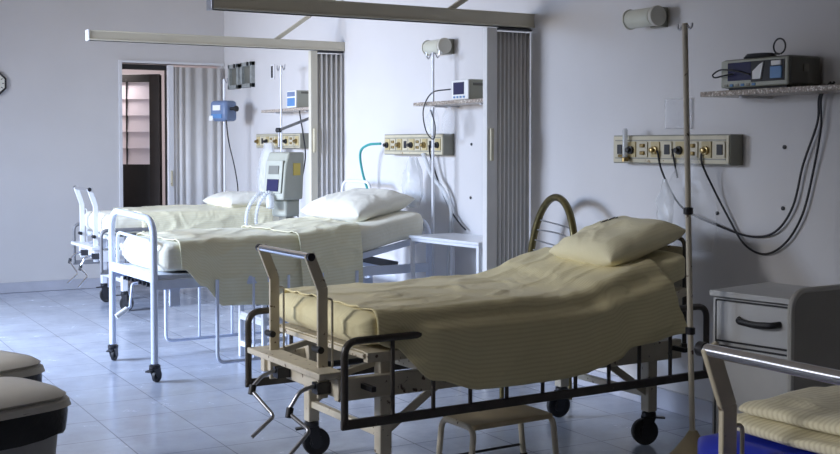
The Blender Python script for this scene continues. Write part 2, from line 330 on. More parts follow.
def bed_a(loc, rz, label, body, railm, tubem, scale=(1, 1, 1), rails=True, cranks=True, zplat=.60, handle=None, rend=2.0, grp='hospital beds in the ward'):
    t = thing('hospital_bed', label, 'hospital bed', loc, rz, grp); t.scale = scale
    if cranks: b = MB(); b.box(.055, -.035, .515, .11, .71, .025); b.build('foot_shelf', body, t, bev=.004)
    # base frame
    b = MB()
    for y in (-.36, .36): b.box(1.01, y, .45, 1.84, .04, .09)
    for x in (.13, .7, 1.3, 1.9): b.box(x, 0, .45, .05, .70, .08)
    b.build('base_frame', body, t, bev=.004)
    for x, nm in ((.32, 0), (1.77, 1)):
        for y in (-.33, .33):
            l = MB().box(x, y, .37, .055, .055, .42).build('leg', body, t, bev=.005)
            dx = .27 if x < 1 else -.27
            MB().bar((x, y, .24), (x + dx, y, .42), .012, .035).build('brace', body, l, bev=.002)
            caster(t, x, y, .063, .034, M['black'], M['blackmetal'], {0: 158, 1: -18}[nm] + (8 if y > 0 else -8), .04)
        MB().box(x, 0, .24, .03, .62, .03).build('cross_bar', body, t, bev=.003)
    # mattress platform: flat half and raised back half
    b = MB()
    for y in (-.42, .42): b.box(.74, y, zplat - .02, 1.1, .035, .04)
    for x in (.2, .5, .8, 1.05, 1.28): b.box(x, 0, zplat - .015, .04, .84, .02)
    b.box(.74, 0, zplat - .004, 1.08, .80, .006); b.build('mattress_platform', body, t, bev=.002)
    b = MB(); A, B = Vector((1.3, 0, zplat - .02)), Vector((1.9, 0, zplat + .13))
    for y in (-.42, .42): b.bar(A + Vector((0, y, 0)), B + Vector((0, y, 0)), .035, .04)
    for k in (0, .33, .66, 1): p = A.lerp(B, k); b.box(p.x, 0, p.z, .04, .84, .025)
    b.build('back_section', body, t, bev=.002)
    for y in (-.3, .3):
        for q in (((1.45, y, .47), (1.7, y, zplat + .07)), ((.35, y, .47), (.35, y, zplat - .03)), ((1.2, y, .47), (1.2, y, zplat - .03)), ((.14, y, .5), (.5, y, zplat - .03))): MB().bar(*q, .022, .025).build('lift_link', body, t, bev=.002)
    # push handle at the foot end
    for y in (-.26, .205):
        b = MB(); b.bar((.08, y, .40), (.08, y, .85), .014, .046); b.bar((.08, y, .842), (.022, y, .985), .014, .046); p = b.build('handle_post', body, t, bev=.004)
        MB().tube(fillet([(.105, y, .52), (.125, y, .52), (.125, y, .80), (.09, y, .80)], .015), .005, 8).build('hook_rod', body, p)
        MB().cyl((.06, y - .03, .60), (.06, y + .03, .60), .014).build('clamp_knob', M['black'], p)
    h = MB().cyl((.02, -.27, .975), (.02, .215, .975), .0145, 20).build('push_bar', handle or M['chrome'], t); h['label'] = 'shiny metal bar across the top'
    for y in (-.277, .222): MB().cyl((.02, y - .01, .975), (.02, y + .01, .975), .0165, 16).build('end_cap', M['blackmetal'], h)
    # cranks
    for q in (() if not cranks else [[(.05, .12, .455), (-.02, .12, .435), (-.07, .12, .385), (-.02, -.01, .29), (-.12, -.01, .215)], [(.05, -.26, .455), (-.02, -.26, .44), (-.07, -.25, .36), (-.02, -.35, .30), (-.11, -.35, .215)]]):
        c = MB().tube(fillet(q, .02), .0085, 10).build('crank', M['chrome'] if tubem is not M['rail'] else M['steel'], t)
        MB().cyl(Vector(q[2]) + Vector((.012, 0, .016)), Vector(q[2]) + Vector((.0, -.01, -.02)), .015).build('crank_joint', M['black'], c)
    for y in (.12, -.26) if cranks else (): MB().box(.09, y, .445, .09, .05, .045).cyl((.04, y, .455), (.5, y, .455), .014).build('crank_gear', M['blackmetal'], t)
    # headboard
    b = MB(); b.tube(fillet([(1.985, -.34, .42), (1.985, -.34, .97), (1.985, .34, .97), (1.985, .34, .42)], .05), .011); b.bar((1.9, -.34, .45), (1.99, -.34, .45), .03, .03); b.bar((1.9, .34, .45), (1.99, .34, .45), .03, .03)
    hb = b.build('headboard', tubem if tubem is not M['rail'] else M['rail'], t); MB().box(1.985, 0, .76, .012, .66, .34).build('headboard_panel', body, hb, bev=.003)
    if rails:
        for s in (-1, 1):
            y = s * .47
            b = MB(); b.tube(fillet([(.07, y, .335), (.07, y, .66), (rend, y, .66), (rend, y, .335)], .06, 7), .015, 12)
            r = b.build('side_rail', railm, t)
            MB().bar((.055, y, .335), (rend + .015, y, .335), .02, .038).build('lower_bar', railm, r, bev=.004)
            for x in (.285, .475, .655, .84, 1.03, 1.21, 1.40, 1.58, 1.77):
                if x < rend - .05: MB().cyl((x, y, .34), (x, y, .655), .009, 8).build('baluster', railm, r)
            for x in (.2, rend - .13): MB().bar((x, s * .36, .46), (x, y, .46), .02, .02).build('bracket', M['blackmetal'], r)
    return t
PROF = {}
def mattress(name, label, loc, rz, x0, x1, hw, zt, th, m, scale=(1, 1, 1), rad=.045, group=None):
    def fn(u, v):
        x = x0 + (x1 - x0) * u; e = min((x - x0), (x1 - x)); q = max(0, 1 - e / rad) if e < rad else 0
        sh = rad * (1 - math.sqrt(max(0, 1 - q * q))); top = zt(x) - sh * .9; bot = zt(x) - th + sh * .9; w = hw - sh
        a = v * 2 * PI; ca, sa = math.cos(a), math.sin(a); pw = .28
        y = w * math.copysign(abs(ca) ** pw, ca); z = (top + bot) / 2 + (top - bot) / 2 * math.copysign(abs(sa) ** pw, sa)
        z += .006 * noise.noise(Vector((x * 4, y * 5, z * 6 + 3)))
        return Vector((x, y, z))
    b = MB(); ks = [0, .004, .01, .018] ; N = 44
    V = b.grid(fn, N, 64, True, lambda u, v: (u * 2, v * 2.3))
    b.bm.faces.new(V[0]); b.bm.faces.new(list(reversed(V[-1])))
    o = b.build(name, m, loc=(0, 0, 0), sub=0, angle=80); o.location = loc; o.rotation_euler = (0, 0, R(rz)); o.scale = scale
    return tag(o, label, 'mattress', group)
def sheet(name, label, loc, rz, x0, x1, hw, zt, dn, df, m, scale=(1, 1, 1), seed=0, lift=.012, edge=None, ridge=None, cat='bed sheet', group=None, over=None, cr=.05, fold=.022, nfold=7, wr=.012):
    r = .05
    def path(s, lim):      # s: signed distance from centre line -> (y, z offset, drop)
        sg = 1 if s > 0 else -1; a = abs(s); f = hw + lift - r
        if a <= f: return s, 0, 0
        a -= f; q = r * PI / 2
        if a < q: th = a / r; return sg * (f + r * math.sin(th)), -r * (1 - math.cos(th)), 0
        a -= q; return sg * (f + r), -r - a, a
    def fn(u, v):
        sf = hw + df(x0 + (x1 - x0) * u); x = x0 + (x1 - x0) * u; sn = hw + dn(x); s = sf + (-sn - sf) * v
        if edge: x += edge(u, s)
        y, dz, d = path(s, 0); z = zt(x) + lift + dz
        p = Vector((x * 3.2, s * 2.2, seed)); w1 = noise.noise(p); w2 = noise.noise(Vector((x * 9 + s * 3, s * 4, seed + 5)))
        rg = abs(noise.noise(Vector((x * 2.3 + s * 1.5, s * 5 - x * 2, seed + 9)))); crease = max(0, .16 - rg) * cr
        if d == 0: z += max(-.006, w1 * wr * .7 + w2 * wr * .35) + crease
        else:
            k = min(1, d / .2); sg = 1 if s > 0 else -1
            y += sg * (k * (fold * (.6 + .5 * math.sin(x * nfold + w1 * 3) + .5 * w2)) + .004 + crease); x += k * .02 * w1
            if over and s < 0: y -= over(x) * min(1, d / .035)
        if ridge: z += ridge(x, s) if d == 0 else 0; y += (-(ridge(x, s)) if d and s < 0 else 0)
        return Vector((x, y, z))
    b = MB(); b.grid(fn, 110, 90, False, lambda u, v: (x0 + (x1 - x0) * u, (v - .5) * (2 * hw + .4)))
    o = b.build(name, m, loc=(0, 0, 0), thick=.005, angle=80); o.location = loc; o.rotation_euler = (0, 0, R(rz)); o.scale = scale
    return tag(o, label, cat, group)
def pillow(label, loc, rz, pitch, L, Wd, th, m, seed=0, roll=0, gather=0):
    def fn(u, v, sg):
        a, c = 2 * u - 1, 2 * v - 1; k = 1 - .10 * (1 - c * c) if 0 else 1
        x = a * Wd / 2 * (1 - .07 * (1 - a * a) * 0 - .06 * (c * c) * (1 - abs(a))) ; y = c * L / 2 * (1 - .06 * (1 - abs(c)) * a * a)
        x *= 1 - .06 * (1 - c * c); y *= 1 - .05 * (1 - a * a)
        h = ((1 - a ** 4) * (1 - c ** 4)) ** .55 * th / 2
        e = max(abs(a), abs(c)); w = noise.noise(Vector((x * 7, y * 7, seed))) * .012 + max(0, .2 - abs(noise.noise(Vector((x * 3 + y * 4 + 5, y * 9 - x * 6, seed))))) * .03 * (1 if sg > 0 else .2)
        w += .018 * gather * noise.noise(Vector((x * 34, y * 6, seed + 2))) * max(0, c) if sg > 0 else 0
        return Vector((x, y, sg * h + w * min(1, (1 - e) * 5)))
    b = MB(); n = 36
    b.grid(lambda u, v: fn(u, v, 1), n, n, False, lambda u, v: (u * Wd, v * L)); b.grid(lambda u, v: fn(u, v, -1), n, n, False, lambda u, v: (u * Wd, v * L))
    bmesh.ops.remove_doubles(b.bm, verts=b.bm.verts, dist=.0015)
    o = b.build('pillow', m, loc=(0, 0, 0), sub=1, angle=80); o.location = loc; o.rotation_euler = (R(roll), R(-pitch), R(rz))
    return tag(o, label, 'pillow')

# --- near bed
B1, R1 = (1.85, 4.49, 0), 2.0
bed_a(B1, R1, 'nearest cream metal hospital bed with dark side rail and cream linen', M['cream'], M['rail'], M['rail'])
zt1 = lambda x: interp([(0, .752), (1.1, .755), (1.35, .79), (1.92, .925)], x) if x < 1.1 or x > 1.9 else .755 + .17 * max(0, min(1, (x - 1.22) / .70)) ** 1.25
mattress('mattress', 'cream covered mattress on the nearest bed, its foot end uncovered', B1, R1, .17, 1.93, .44, zt1, .135, M['fitted'])
dn1 = lambda x: interp([(.15, .06), (.31, .13), (.46, .27), (.67, .33), (.97, .33), (1.35, .31), (1.42, .28), (1.58, .31), (1.84, .35)], x)
rid1 = lambda x, s: .012 * (1 / (1 + math.exp(-(x - 1.40 - .12 * s) * 90)))
sheet('bed_sheet', 'yellowish striped sheet draped over near side of the nearest bed', B1, R1, .24, 1.72, .445, zt1, dn1, lambda x: .12, M['sheet'], seed=1, ridge=rid1, lift=.006, over=lambda x: .05 * max(0, min(1, (x - .36) / .12)), edge=lambda u, s: .1 * u * max(0, -s - .45) / .3 - (1 - u) * .03 * abs(s), wr=.009)
p1 = pillow('cream striped pillow leaning on raised head of the nearest bed', (3.61, 4.45, .95), -5, 17, .57, .46, .16, M['pillow'], 3, gather=1)
from mathutils.bvhtree import BVHTree
bv = BVHTree.FromPolygons([v.co for v in p1.data.vertices], [list(p.vertices) for p in p1.data.polygons]); b = MB(); rr = random.Random(3)
for k in range(7):
    x, y = .02 + k * .015, .115
    h = bv.ray_cast(Vector((x, y, .3)), Vector((0, 0, -1)))[0]
    b.box(x, y + rr.uniform(-.004, .004), h.z + .003, .007 + .004 * (k % 2), .018 + rr.uniform(0, .01), .004, rotm('X', -24))
b.build('printed_mark', M['cable'], p1)

# --- middle white bed
B2, R2 = (1.99, 7.19, 0), 2.5
t = thing('hospital_bed', 'white tubular hospital bed in the middle with arched foot end', 'hospital bed', B2, R2, 'hospital beds in the ward')
WM = M['bluewhite']
b = MB(); b.tube(fillet([(0, -.41, .10), (0, -.41, .975), (0, .41, .995), (0, .41, .10)], .14, 9), .0215, 16); fa = b.build('foot_arch', WM, t)
MB().bar((0, -.41, .625), (0, .41, .625), .02, .06).build('cross_bar', WM, fa, bev=.004)
MB().tube(fillet([(.012, -.33, .64), (.012, -.33, .84), (.012, .33, .855), (.012, .33, .64)], .06, 6), .011, 10).build('inner_hoop', WM, fa)
MB().tube(fillet([(1.94, -.41, .10), (1.94, -.41, .9), (1.94, .41, .9), (1.94, .41, .10)], .14, 9), .02, 14).build('head_arch', WM, t)
for x in (0, 1.94):
    for y in (-.41, .41): caster(t, x, y, .038, .024, M['black'], M['blackmetal'], 215 if y < 0 else 230, .03)
b = MB()
for y in (-.41, .41): b.box(.97, y, .585, 1.94, .03, .06)
for x in (.2, .7, 1.15, 1.7): b.box(x, 0, .585, .04, .82, .04)
b.build('base_frame', WM, t, bev=.004)
b = MB(); b.box(.56, 0, .635, 1.1, .78, .012)
for y in (-.39, .39): b.box(.56, y, .625, 1.1, .03, .035)
b.build('mattress_platform', WM, t, bev=.003)
b = MB(); A, B = Vector((1.12, 0, .625)), Vector((1.95, 0, .79))
for y in (-.39, .39): b.bar(A + Vector((0, y, 0)), B + Vector((0, y, 0)), .03, .04)
for k in (0, .5, 1): p = A.lerp(B, k); b.box(p.x, 0, p.z, .04, .78, .025)
b.build('back_section', WM, t, bev=.003)
for y in (-.3, .3): MB().bar((1.3, y, .70), (1.75, y, .60), .03, .05).build('lift_link', M['graytube'], t, bev=.003)
b = MB()
for y in (-.40, .40): b.box(1.65, y, .40, .6, .04, .07); b.box(1.42, y, .48, .03, .03, .2)
b.box(1.65, 0, .40, .05, .8, .05); b.build('head_frame', WM, t, bev=.004)
for s in (-1, 1):
    y = s * .46
    rr = MB().tube(fillet([(.38, y, .60), (.38, y, .09), (1.35, y, .09), (1.35, y, .60)], .05, 6), .012, 10).build('side_rail', WM, t)
    for x in (.62, .86, 1.1): MB().cyl((x, y, .09), (x, y, .6), .009, 8).build('baluster', WM, rr)
for k, y in enumerate((-.33, -.2, -.05, .1, .25)): MB().box(.07, y, .565 + .015 * (k % 2), .05, .05, .04).cyl((.03, y + .02, .56), (.2, y + .02, .56), .012).build('crank_gear', M['blackmetal'], t)
c = MB().tube(fillet([(.12, .0, .56), (.0, .0, .55), (-.02, -.02, .43), (-.02, -.02, .41), (-.09, -.02, .37)], .015), .009).build('crank', WM, t)
MB().cyl((-.04, -.02, .40), (-.11, -.02, .355), .017).build('crank_grip', M['white'], c)
b = MB(); b.box(.13, -.40, .51, .07, .02, .13); b.build('hinge_plate', WM, t, bev=.01)
zt2 = lambda x: interp([(0, .828), (.95, .832), (1.3, .87), (1.93, .965)], x)
mattress('mattress', 'thick ivory mattress on the white middle bed', B2, R2, .05, 1.93, .405, zt2, .18, M['fittedw'], rad=.05)
dn2 = lambda x: interp([(.06, .14), (.17, .16), (.30, .27), (.43, .40), (.93, .43), (1.1, .42), (1.2, .3)], x)
sheet('bed_sheet', 'ivory sheet draped low over near side of the white middle bed', B2, R2, .16, 1.2, .405, zt2, dn2, lambda x: .2, M['sheetw'], seed=11, fold=.03, edge=lambda u, s: -.06 * (1 - u) * max(0, .4 - abs(s)), wr=.009)
sheet('top_sheet', 'second ivory sheet hanging across the middle bed below its pillow', B2, R2, .93, 1.40, .412, zt2, lambda x: .44 + .0 * x, lambda x: .15, M['sheetw'], seed=17, lift=.026, fold=.035, nfold=16, wr=.012, edge=lambda u, s: .06 * (u - .5) * s + .06 * u * max(0, -s - .4))
pillow('ivory pillow on raised head of the white middle bed', (3.64, 7.36, .995), 8, 12, .76, .50, .18, M['pilloww'], 8)

# --- far bed
B3, R3, S3 = (2.36, 10.17, 0), 0.5, (.915, 1, 1.07)
bed_a(B3, R3, 'farthest white hospital bed with bent handle, standing before the dark doorway', M['whitemetal'], M['graytube'], M['whitemetal'], S3, rend=.55)
zt3 = lambda x: interp([(0, .775), (2.2, .79)], x)
mattress('mattress', 'ivory mattress on the farthest bed by the doorway', B3, R3, .14, 1.93, .44, zt3, .155, M['fittedw'], S3)
sheet('bed_sheet', 'ivory sheet tucked over the farthest bed by the doorway', B3, R3, .45, 1.75, .445, zt3, lambda x: .17 + .02 * math.sin(x * 5), lambda x: .1, M['sheetw'], S3, seed=23, wr=.009)
pillow('flat ivory pillow on the farthest bed by the doorway', (3.85, 10.2, .905), 0, 3, .8, .5, .15, M['pilloww'], 15)

# --- bed at the right edge
B4, R4 = (1.76, 1.665, 0), 1.5
bed_a(B4, R4, 'bed cut off at lower right corner with shiny push bar and blue mattress', M['cream'], M['rail'], M['rail'], rails=False, cranks=False)
mattress('mattress', 'bright blue vinyl mattress on the bed at lower right', B4, R4, .17, 1.93, .43, lambda x: .73, .125, M['blue'])

# ------------------------------------------------------------------ furniture
def stool(name, loc, rz, label, top, fr, L, Wd, H):
    t = thing(name, label, 'step stool', loc, rz)
    MB().box(0, 0, H - .012, L, Wd, .024).build('tread', top, t, bev=.006)
    for s in (-1, 1):
        b = MB(); x = s * L / 2; b.tube(fillet([(x + s * .025, -Wd / 2, 0), (x, -Wd / 2, H - .014), (x, Wd / 2, H - .014), (x + s * .025, Wd / 2, 0)], .05, 6), .0135, 12); l = b.build('leg_hoop', fr, t)
        for y in (-Wd / 2, Wd / 2): MB().cyl((x + s * .026, y, 0), (x + s * .026, y, .02), .017).build('foot_cap', M['black'], l)
    MB().cyl((-L / 2, Wd / 2, .06), (L / 2, Wd / 2, .06), .006).cyl((-L / 2, -Wd / 2, .06), (L / 2, -Wd / 2, .06), .006).build('stretcher', M['blackmetal'], t)
    return t
stool('step_stool', (2.76, 4.20, 0), 3, 'cream step stool with tan top under the nearest bed', M['wood'], M['cream'], .42, .24, .25)
t = thing('step_stool', 'white two step stool under the middle bed behind the near bed handle', 'step stool', (2.78, 7.17, 0), 2)
b = MB()
for x in (0, .34):
    for y in (-.19, .19): b.box(x, y, .24, .03, .03, .48)
for x, z in ((0, .09), (0, .27), (.34, .27), (.34, .45)): b.box(x, 0, z, .03, .38, .035)
for y in (-.19, .19): b.box(.17, y, .27, .34, .03, .03); b.box(.17, y, .09, .34, .03, .03)
b.build('frame', M['whitemetal'], t, bev=.003)
MB().box(.15, 0, .295, .32, .4, .02).build('tread', M['whitemetal'], t, bev=.004)
# small white table between partition and middle bed
t = thing('side_table', 'small white metal table beside the head of the middle bed', 'table', (3.80, 6.44, 0), 7)
b = MB(); b.box(.19, 0, .805, .38, .74, .02); b.box(.19, 0, .79, .36, .72, .03); b.build('tabletop', M['whitemetal'], t, bev=.004)
for x in (.02, .36):
    for y in (-.35, .35): MB().box(x, y, .39, .025, .025, .78).build('leg', M['whitemetal'], t, bev=.003)
MB().box(.19, 0, .25, .34, .7, .015).build('shelf', M['whitemetal'], t, bev=.003)
# bedside cabinet
t = thing('bedside_cabinet', 'light grey bedside cabinet with one drawer beside the near bed', 'cabinet', (3.66, 3.555, 0), 11)
b = MB(); b.box(.225, 0, .39, .42, .49, .72); b.box(.225, 0, .77, .45, .51, .025); b.box(.225, 0, .03, .40, .45, .06); b.build('body', M['cabinet'], t, bev=.003)
d = MB().box(.008, 0, .655, .02, .43, .17).build('drawer', M['cabinet'], t, bev=.003)
MB().tube(fillet([(0, .10, .67), (-.035, .085, .667), (-.04, 0, .66), (-.035, -.085, .667), (0, -.10, .67)], .03), .011, 10, ry=.014).build('handle', M['black'], d)
d = MB().box(.008, 0, .30, .02, .43, .48).build('door', M['cabinet'], t, bev=.003)
b = MB()
for z in (.744, .566, .544, .056): b.box(.004, 0, z, .012, .44, .006)
for y in (-.219, .219): b.box(.004, y, .4, .012, .005, .69)
b.build('gap_line', M['black'], t)
# rounded grey board
def rrect(w, h, r, n=8):
    out = []
    for cx, cy, a in ((w / 2 - r, r, -90), (w / 2 - r, h - r, 0), (-w / 2 + r, h - r, 90), (-w / 2 + r, r, 180)):
        for k in range(n + 1): q = R(a + 90 * k / n); out.append((cx + r * math.cos(q), cy + r * math.sin(q)))
    return out
t = thing('bed_end_board', 'dark grey board with rounded corners standing beside the bedside cabinet', 'board', (3.72, 3.17, 0), 2)
MX = Matrix.Rotation(R(90), 4, 'X')
MB().prism(rrect(.60, .74, .07), Matrix.Translation((0, .012, .115)) @ MX, .024).build('panel', M['greyboard'], t)
b = MB(); P = rrect(.60, .74, .07); b.tube([(x, 0, z + .115) for x, z in P], .014, 8, closed=True); b.build('edge_strip', M['edging'], t)
for x in (-.24, .24):
    MB().box(x, 0, .06, .035, .03, .12).box(x, 0, .0125, .04, .26, .025).build('foot', M['graytube'], t, bev=.003)
# bronze chair and white chair behind the beds
def chair(loc, rz, label, m, wire, H, lean, wd, arch):
    t = thing('tubular_chair', label, 'chair', loc, rz, 'tubular visitor chairs by the wall'); b = MB(); P = []
    if arch:
        for k in range(33):
            a = PI * (k / 32); z = .44 + (H - .44) * math.sin(a) ** .75; y = wd / 2 * math.cos(a) * (1.0 + .12 * math.sin(a)); P.append((.02 + (z - .44) * lean, y, z))
    else: P = fillet([(.02, wd / 2, .44), (.02 + (H - .44) * lean, wd / 2 * .93, H), (.02 + (H - .44) * lean, -wd / 2 * .93, H), (.02, -wd / 2, .44)], .09, 7)
    b.tube(P, .022 if arch else .012, 12); bk = b.build('back_hoop', m, t)
    for k in range(8 if arch else 5):
        z = .52 + k * (.062 if arch else .125)
        if z > H - .12 and arch: break
        f = 1 if not arch else (1 - ((z - .44) / (H - .44)) ** (1 / .75)) ** .0
        if arch:
            s = ((z - .44) / (H - .44)) ** (1 / .75); c = math.sqrt(max(0, 1 - s * s)); hw = wd / 2 * c * (1 + .12 * s)
        else: hw = wd / 2 * .95
        x = .02 + (z - .44) * lean
        MB().tube(spline([(x, hw, z + .02), (x + .03, 0, z + (.0 if k % 2 else .012)), (x, -hw, z - .008)], 6), .0045, 8).build('back_wire', wire, bk)
    b = MB(); b.tube(fillet([(-.0, wd / 2, .44), (-.42, wd / 2, .44), (-.42, -wd / 2, .44), (0, -wd / 2, .44)], .08, 6) + [], .014, 10, closed=True); b.build('seat_frame', m, t)
    MB().box(-.21, 0, .455, .40, wd - .04, .03).build('seat', wire if not arch else M['graytube'], t, bev=.012)
    for x in (-.40, .0):
        for y in (-wd / 2, wd / 2): MB().cyl((x, y, .44), (x * 1.04 + .01, y * 1.03, 0), .013).build('leg', m, t)
    return t
chair((3.94, 5.50, 0), -10, 'bronze tubular chair with oval wire back between near bed and grey partition', M['gold'], M['steel'], 1.115, .08, .60, True)
chair((3.93, 8.06, 0), 0, 'white wire chair behind the pillow of the middle bed', M['whitemetal'], M['whitemetal'], 1.14, .05, .52, False)

# ------------------------------------------------------------------ bins
def bin_(loc, rz, label):
    t = thing('waste_bin', label, 'bin', loc, rz, 'waste bins at the left edge'); t.scale = (1.08, 1.08, 1.10)
    def sq(r, h, q, n=40):
        out = []
        for k in range(n):
            a = 2 * PI * k / n; c, s = math.cos(a), math.sin(a); out.append(Vector((r * math.copysign(abs(c) ** q, c), r * math.copysign(abs(s) ** q, s), h)))
        return out
    def loft(rs, m, name, q=.5, wob=0):
        b = MB(); rings = []
        for i, (r, h) in enumerate(rs):
            rings.append([b.bm.verts.new(v + Vector((v.x, v.y, 0)).normalized() * (wob * noise.noise(Vector((v.x * 14, v.y * 14, h * 10))) * (1 if 0 < i else 0)) + Vector((0, 0, wob * 1.6 * noise.noise(Vector((v.x * 9, v.y * 9, 4))) * (1 if i == wl else 0)))) for v in sq(r, h, q)])
        for A, B in zip(rings, rings[1:]):
            for k in range(40): b.bm.faces.new((A[k], A[(k + 1) % 40], B[(k + 1) % 40], B[k]))
        b.bm.faces.new(rings[0]); b.bm.faces.new(rings[-1]); return b.build(name, m, t)
    wl = -1
    loft([(.155, 0), (.16, .01), (.195, .40), (.198, .43)], M['binbody'], 'body')
    loft([(.205, .465), (.222, .46), (.225, .448), (.228, .44)][::-1] + [(.215, .475), (.19, .492), (.12, .505), (.05, .51)], M['lid'], 'lid')
    wl = 0
    loft([(.205, .345), (.208, .36), (.214, .39), (.220, .42), (.221, .446)], M['binbag'], 'bag_liner', wob=.014)
    return t
bin_((.68, 4.36, .0), 20, 'nearer beige lidded waste bin with black bag, lower left corner')
bin_((.72, 5.02, .0), 25, 'farther beige lidded waste bin, mostly hidden behind the first bin')

# ------------------------------------------------------------------ wall equipment
def wall_lamp(Y, Z, label):
    t = thing('wall_lamp', label, 'lamp', (W, Y, Z), 0, 'wall lamps above the beds')
    MB().box(-.02, 0, 0, .04, .10, .105).build('bracket', M['steelgrey'], t, bev=.003)
    D = Matrix.Translation((-.095, -.03, 0)) @ Matrix.Rotation(R(90), 4, 'X')
    MB().lathe([(.02, 0), (.052, .004), (.054, .012), (.054, .03), (.045, .034)], Matrix.Translation((-.095, -.05, 0)) @ Matrix.Rotation(R(90), 4, 'X'), 28).build('end_cap', M['lampbase'], t)
    MB().lathe([(.04, 0), (.050, .004), (.050, .195), (.04, .20)], Matrix.Translation((-.095, .15, 0)) @ Matrix.Rotation(R(90), 4, 'X'), 32).build('shade', M['shade'], t)
    MB().lathe([(.05, 0), (.055, .0), (.055, .012), (.05, .012)], Matrix.Translation((-.095, .155, 0)) @ Matrix.Rotation(R(90), 4, 'X'), 32).build('rim', M['lampbase'], t)
    return t
wall_lamp(4.80, 2.10, 'frosted cylinder wall lamp above the nearest bed')
wall_lamp(7.0, 2.107, 'frosted cylinder wall lamp above the middle bed')
def gas_panel(Y0, Y1, zb, zt, label, seed, knob=True):
    rnd = random.Random(seed); w = Y1 - Y0; h = zt - zb
    t = thing('medical_gas_panel', label, 'gas panel', (W, (Y0 + Y1) / 2, (zb + zt) / 2), 0, 'gas and power panels above the beds')
    b = MB(); b.box(-.043, 0, 0, .086, w, h); b.build('housing', M['steelgrey'], t, bev=.003)
    b = MB(); b.box(-.089, 0, 0, .006, w - .012, h - .012); b.build('face_plate', M['faceplate'], t, bev=.002)
    b = MB(); b.box(-.093, 0, .048, .004, w - .05, .006); b.box(-.093, 0, -.048, .004, w - .05, .006); b.build('trim_strip', M['steelgrey'], t)
    n = 9
    for k in range(n):
        y = w / 2 - .07 - k * (w - .13) / (n - 1); kind = (k * 5 + seed) % 4
        s = MB().box(-.095, y, 0, .008, .068, .082).build('outlet', M['socketw'] if kind in (1, 3) else M['socket'], t, bev=.002)
        if kind in (0, 2):
            MB().lathe([(.022, 0), (.022, .014), (.013, .016), (.013, .034), (.008, .036)], Matrix.Translation((-.098, y, -.004)) @ Matrix.Rotation(R(-90), 4, 'Y'), 18).build('valve', M['brass'] if kind == 0 else M['black'], s)
        elif kind == 1:
            MB().box(-.100, y, .0, .006, .04, .052).build('socket_face', M['black'], s, bev=.002)
        else:
            MB().box(-.104, y, .02, .016, .03, .02).box(-.104, y, -.02, .016, .03, .02).build('socket_face', M['brass'], s, bev=.003)
    return t
gas_panel(4.197, 5.095, 1.32, 1.473, 'ivory and grey gas outlet panel above the nearest bed', 1)
gas_panel(6.954, 7.837, 1.347, 1.50, 'ivory and grey gas outlet panel above the middle bed', 2)
gas_panel(9.43, 10.482, 1.39, 1.525, 'ivory gas outlet panel behind the ventilator at the far bed', 4)
def plain(name, mb, m, loc, label, cat, group=None, **k):
    return tag(mb.build(name, m, loc=loc, **k), label, cat, group)
def wshelf(Y0, Y1, z, dep, label):
    t = thing('wall_shelf', label, 'shelf', (W, (Y0 + Y1) / 2, z), 0, 'granite shelves on the right wall')
    MB().box(-dep / 2, 0, -.0125, dep, Y1 - Y0, .025).build('slab', M['granite'], t, bev=.003)
    L = (Y1 - Y0) * .3
    for y in (-L, L): MB().box(-dep * .4, y, -.031, dep * .8, .02, .012).build('bracket', M['trim'], t, bev=.002)
wshelf(3.15, 4.237, 1.677, .25, 'granite wall shelf at the right edge, holding the largest monitor')
wshelf(6.1, 7.095, 1.715, .25, 'granite wall shelf above the middle bed, holding a small monitor')
wshelf(8.9, 10.02, 1.74, .22, 'granite wall shelf above the far bed, holding a blue fronted monitor')
# monitors
t = thing('patient_monitor', 'wide dark grey patient monitor with cables on top, on the right edge shelf', 'monitor', (3.98, 3.91, 1.678))
b = MB(); b.box(.10, 0, .077, .20, .42, .135); b.build('shell', M['bodydark'], t, bev=.012)
b = MB(); b.box(-.004, 0, .075, .014, .415, .128); b.build('bezel', M['bodygrey'], t, bev=.008)
MB().box(-.012, .085, .085, .006, .15, .085).build('screen', M['screen'], t, bev=.003)
b = MB(); b.box(-.012, -.09, .08, .006, .20, .095); b.build('module_bay', M['black'], t)
MB().box(-.016, -.145, .07, .01, .07, .055).build('blue_module', M['bodyblue'], t, bev=.003)
MB().box(-.016, -.145, .112, .008, .06, .022).build('white_connector', M['white'], t, bev=.003)
MB().prism([(-.03, -.03), (.02, -.03), (.035, .045), (.012, .035), (-.03, .005)], Matrix.Translation((-.014, -.035, .075)) @ Matrix(((0, 0, -1, 0), (-1, 0, 0, 0), (0, 1, 0, 0), (0, 0, 0, 1))), .008).build('paper_strip', M['white'], t)
for k in range(6): MB().box(-.012, .17 - k * .035, .022, .006, .022, .012).build('button', M['bodyblue'] if k % 2 else M['steelgrey'], t, bev=.002)
b = MB(); b.box(.1, -.212, .09, .03, .004, .035); b.build('side_label', M['steelgrey'], t)
for i in range(2): MB().box(.03 + .14 * i, 0, .005, .03, .36, .01).build('foot', M['black'], t)
b = MB(); pts = [Vector((4.03 + .035 * math.sin(k * .62), 3.93 + (.10 - .001 * k) * math.cos(k * .62), 1.824 + .0006 * k)) for k in range(34)]
pts += [Vector((4.02, 3.80 + .035 * math.sin(a * .55), 1.868 - .035 * math.cos(a * .55))) for a in range(12)]
b.tube(spline(pts, 3), .004, 8); plain('coiled_cable', b, M['cable'], (4.0, 3.93, 1.82), 'thin dark cable coiled on top of the largest monitor', 'cable')
b = MB(); b.tube(spline([(3.955, 4.02, 1.752), (3.93, 4.06, 1.745), (3.945, 4.13, 1.74), (3.95, 4.15, 1.755), (3.945, 4.09, 1.775), (3.95, 4.0, 1.765), (3.955, 3.92, 1.745)], 6), .004, 8); plain('sensor_cable', b, M['cable'], (3.955, 4.02, 1.75), 'short cable looping in front of the largest monitor screen', 'cable')
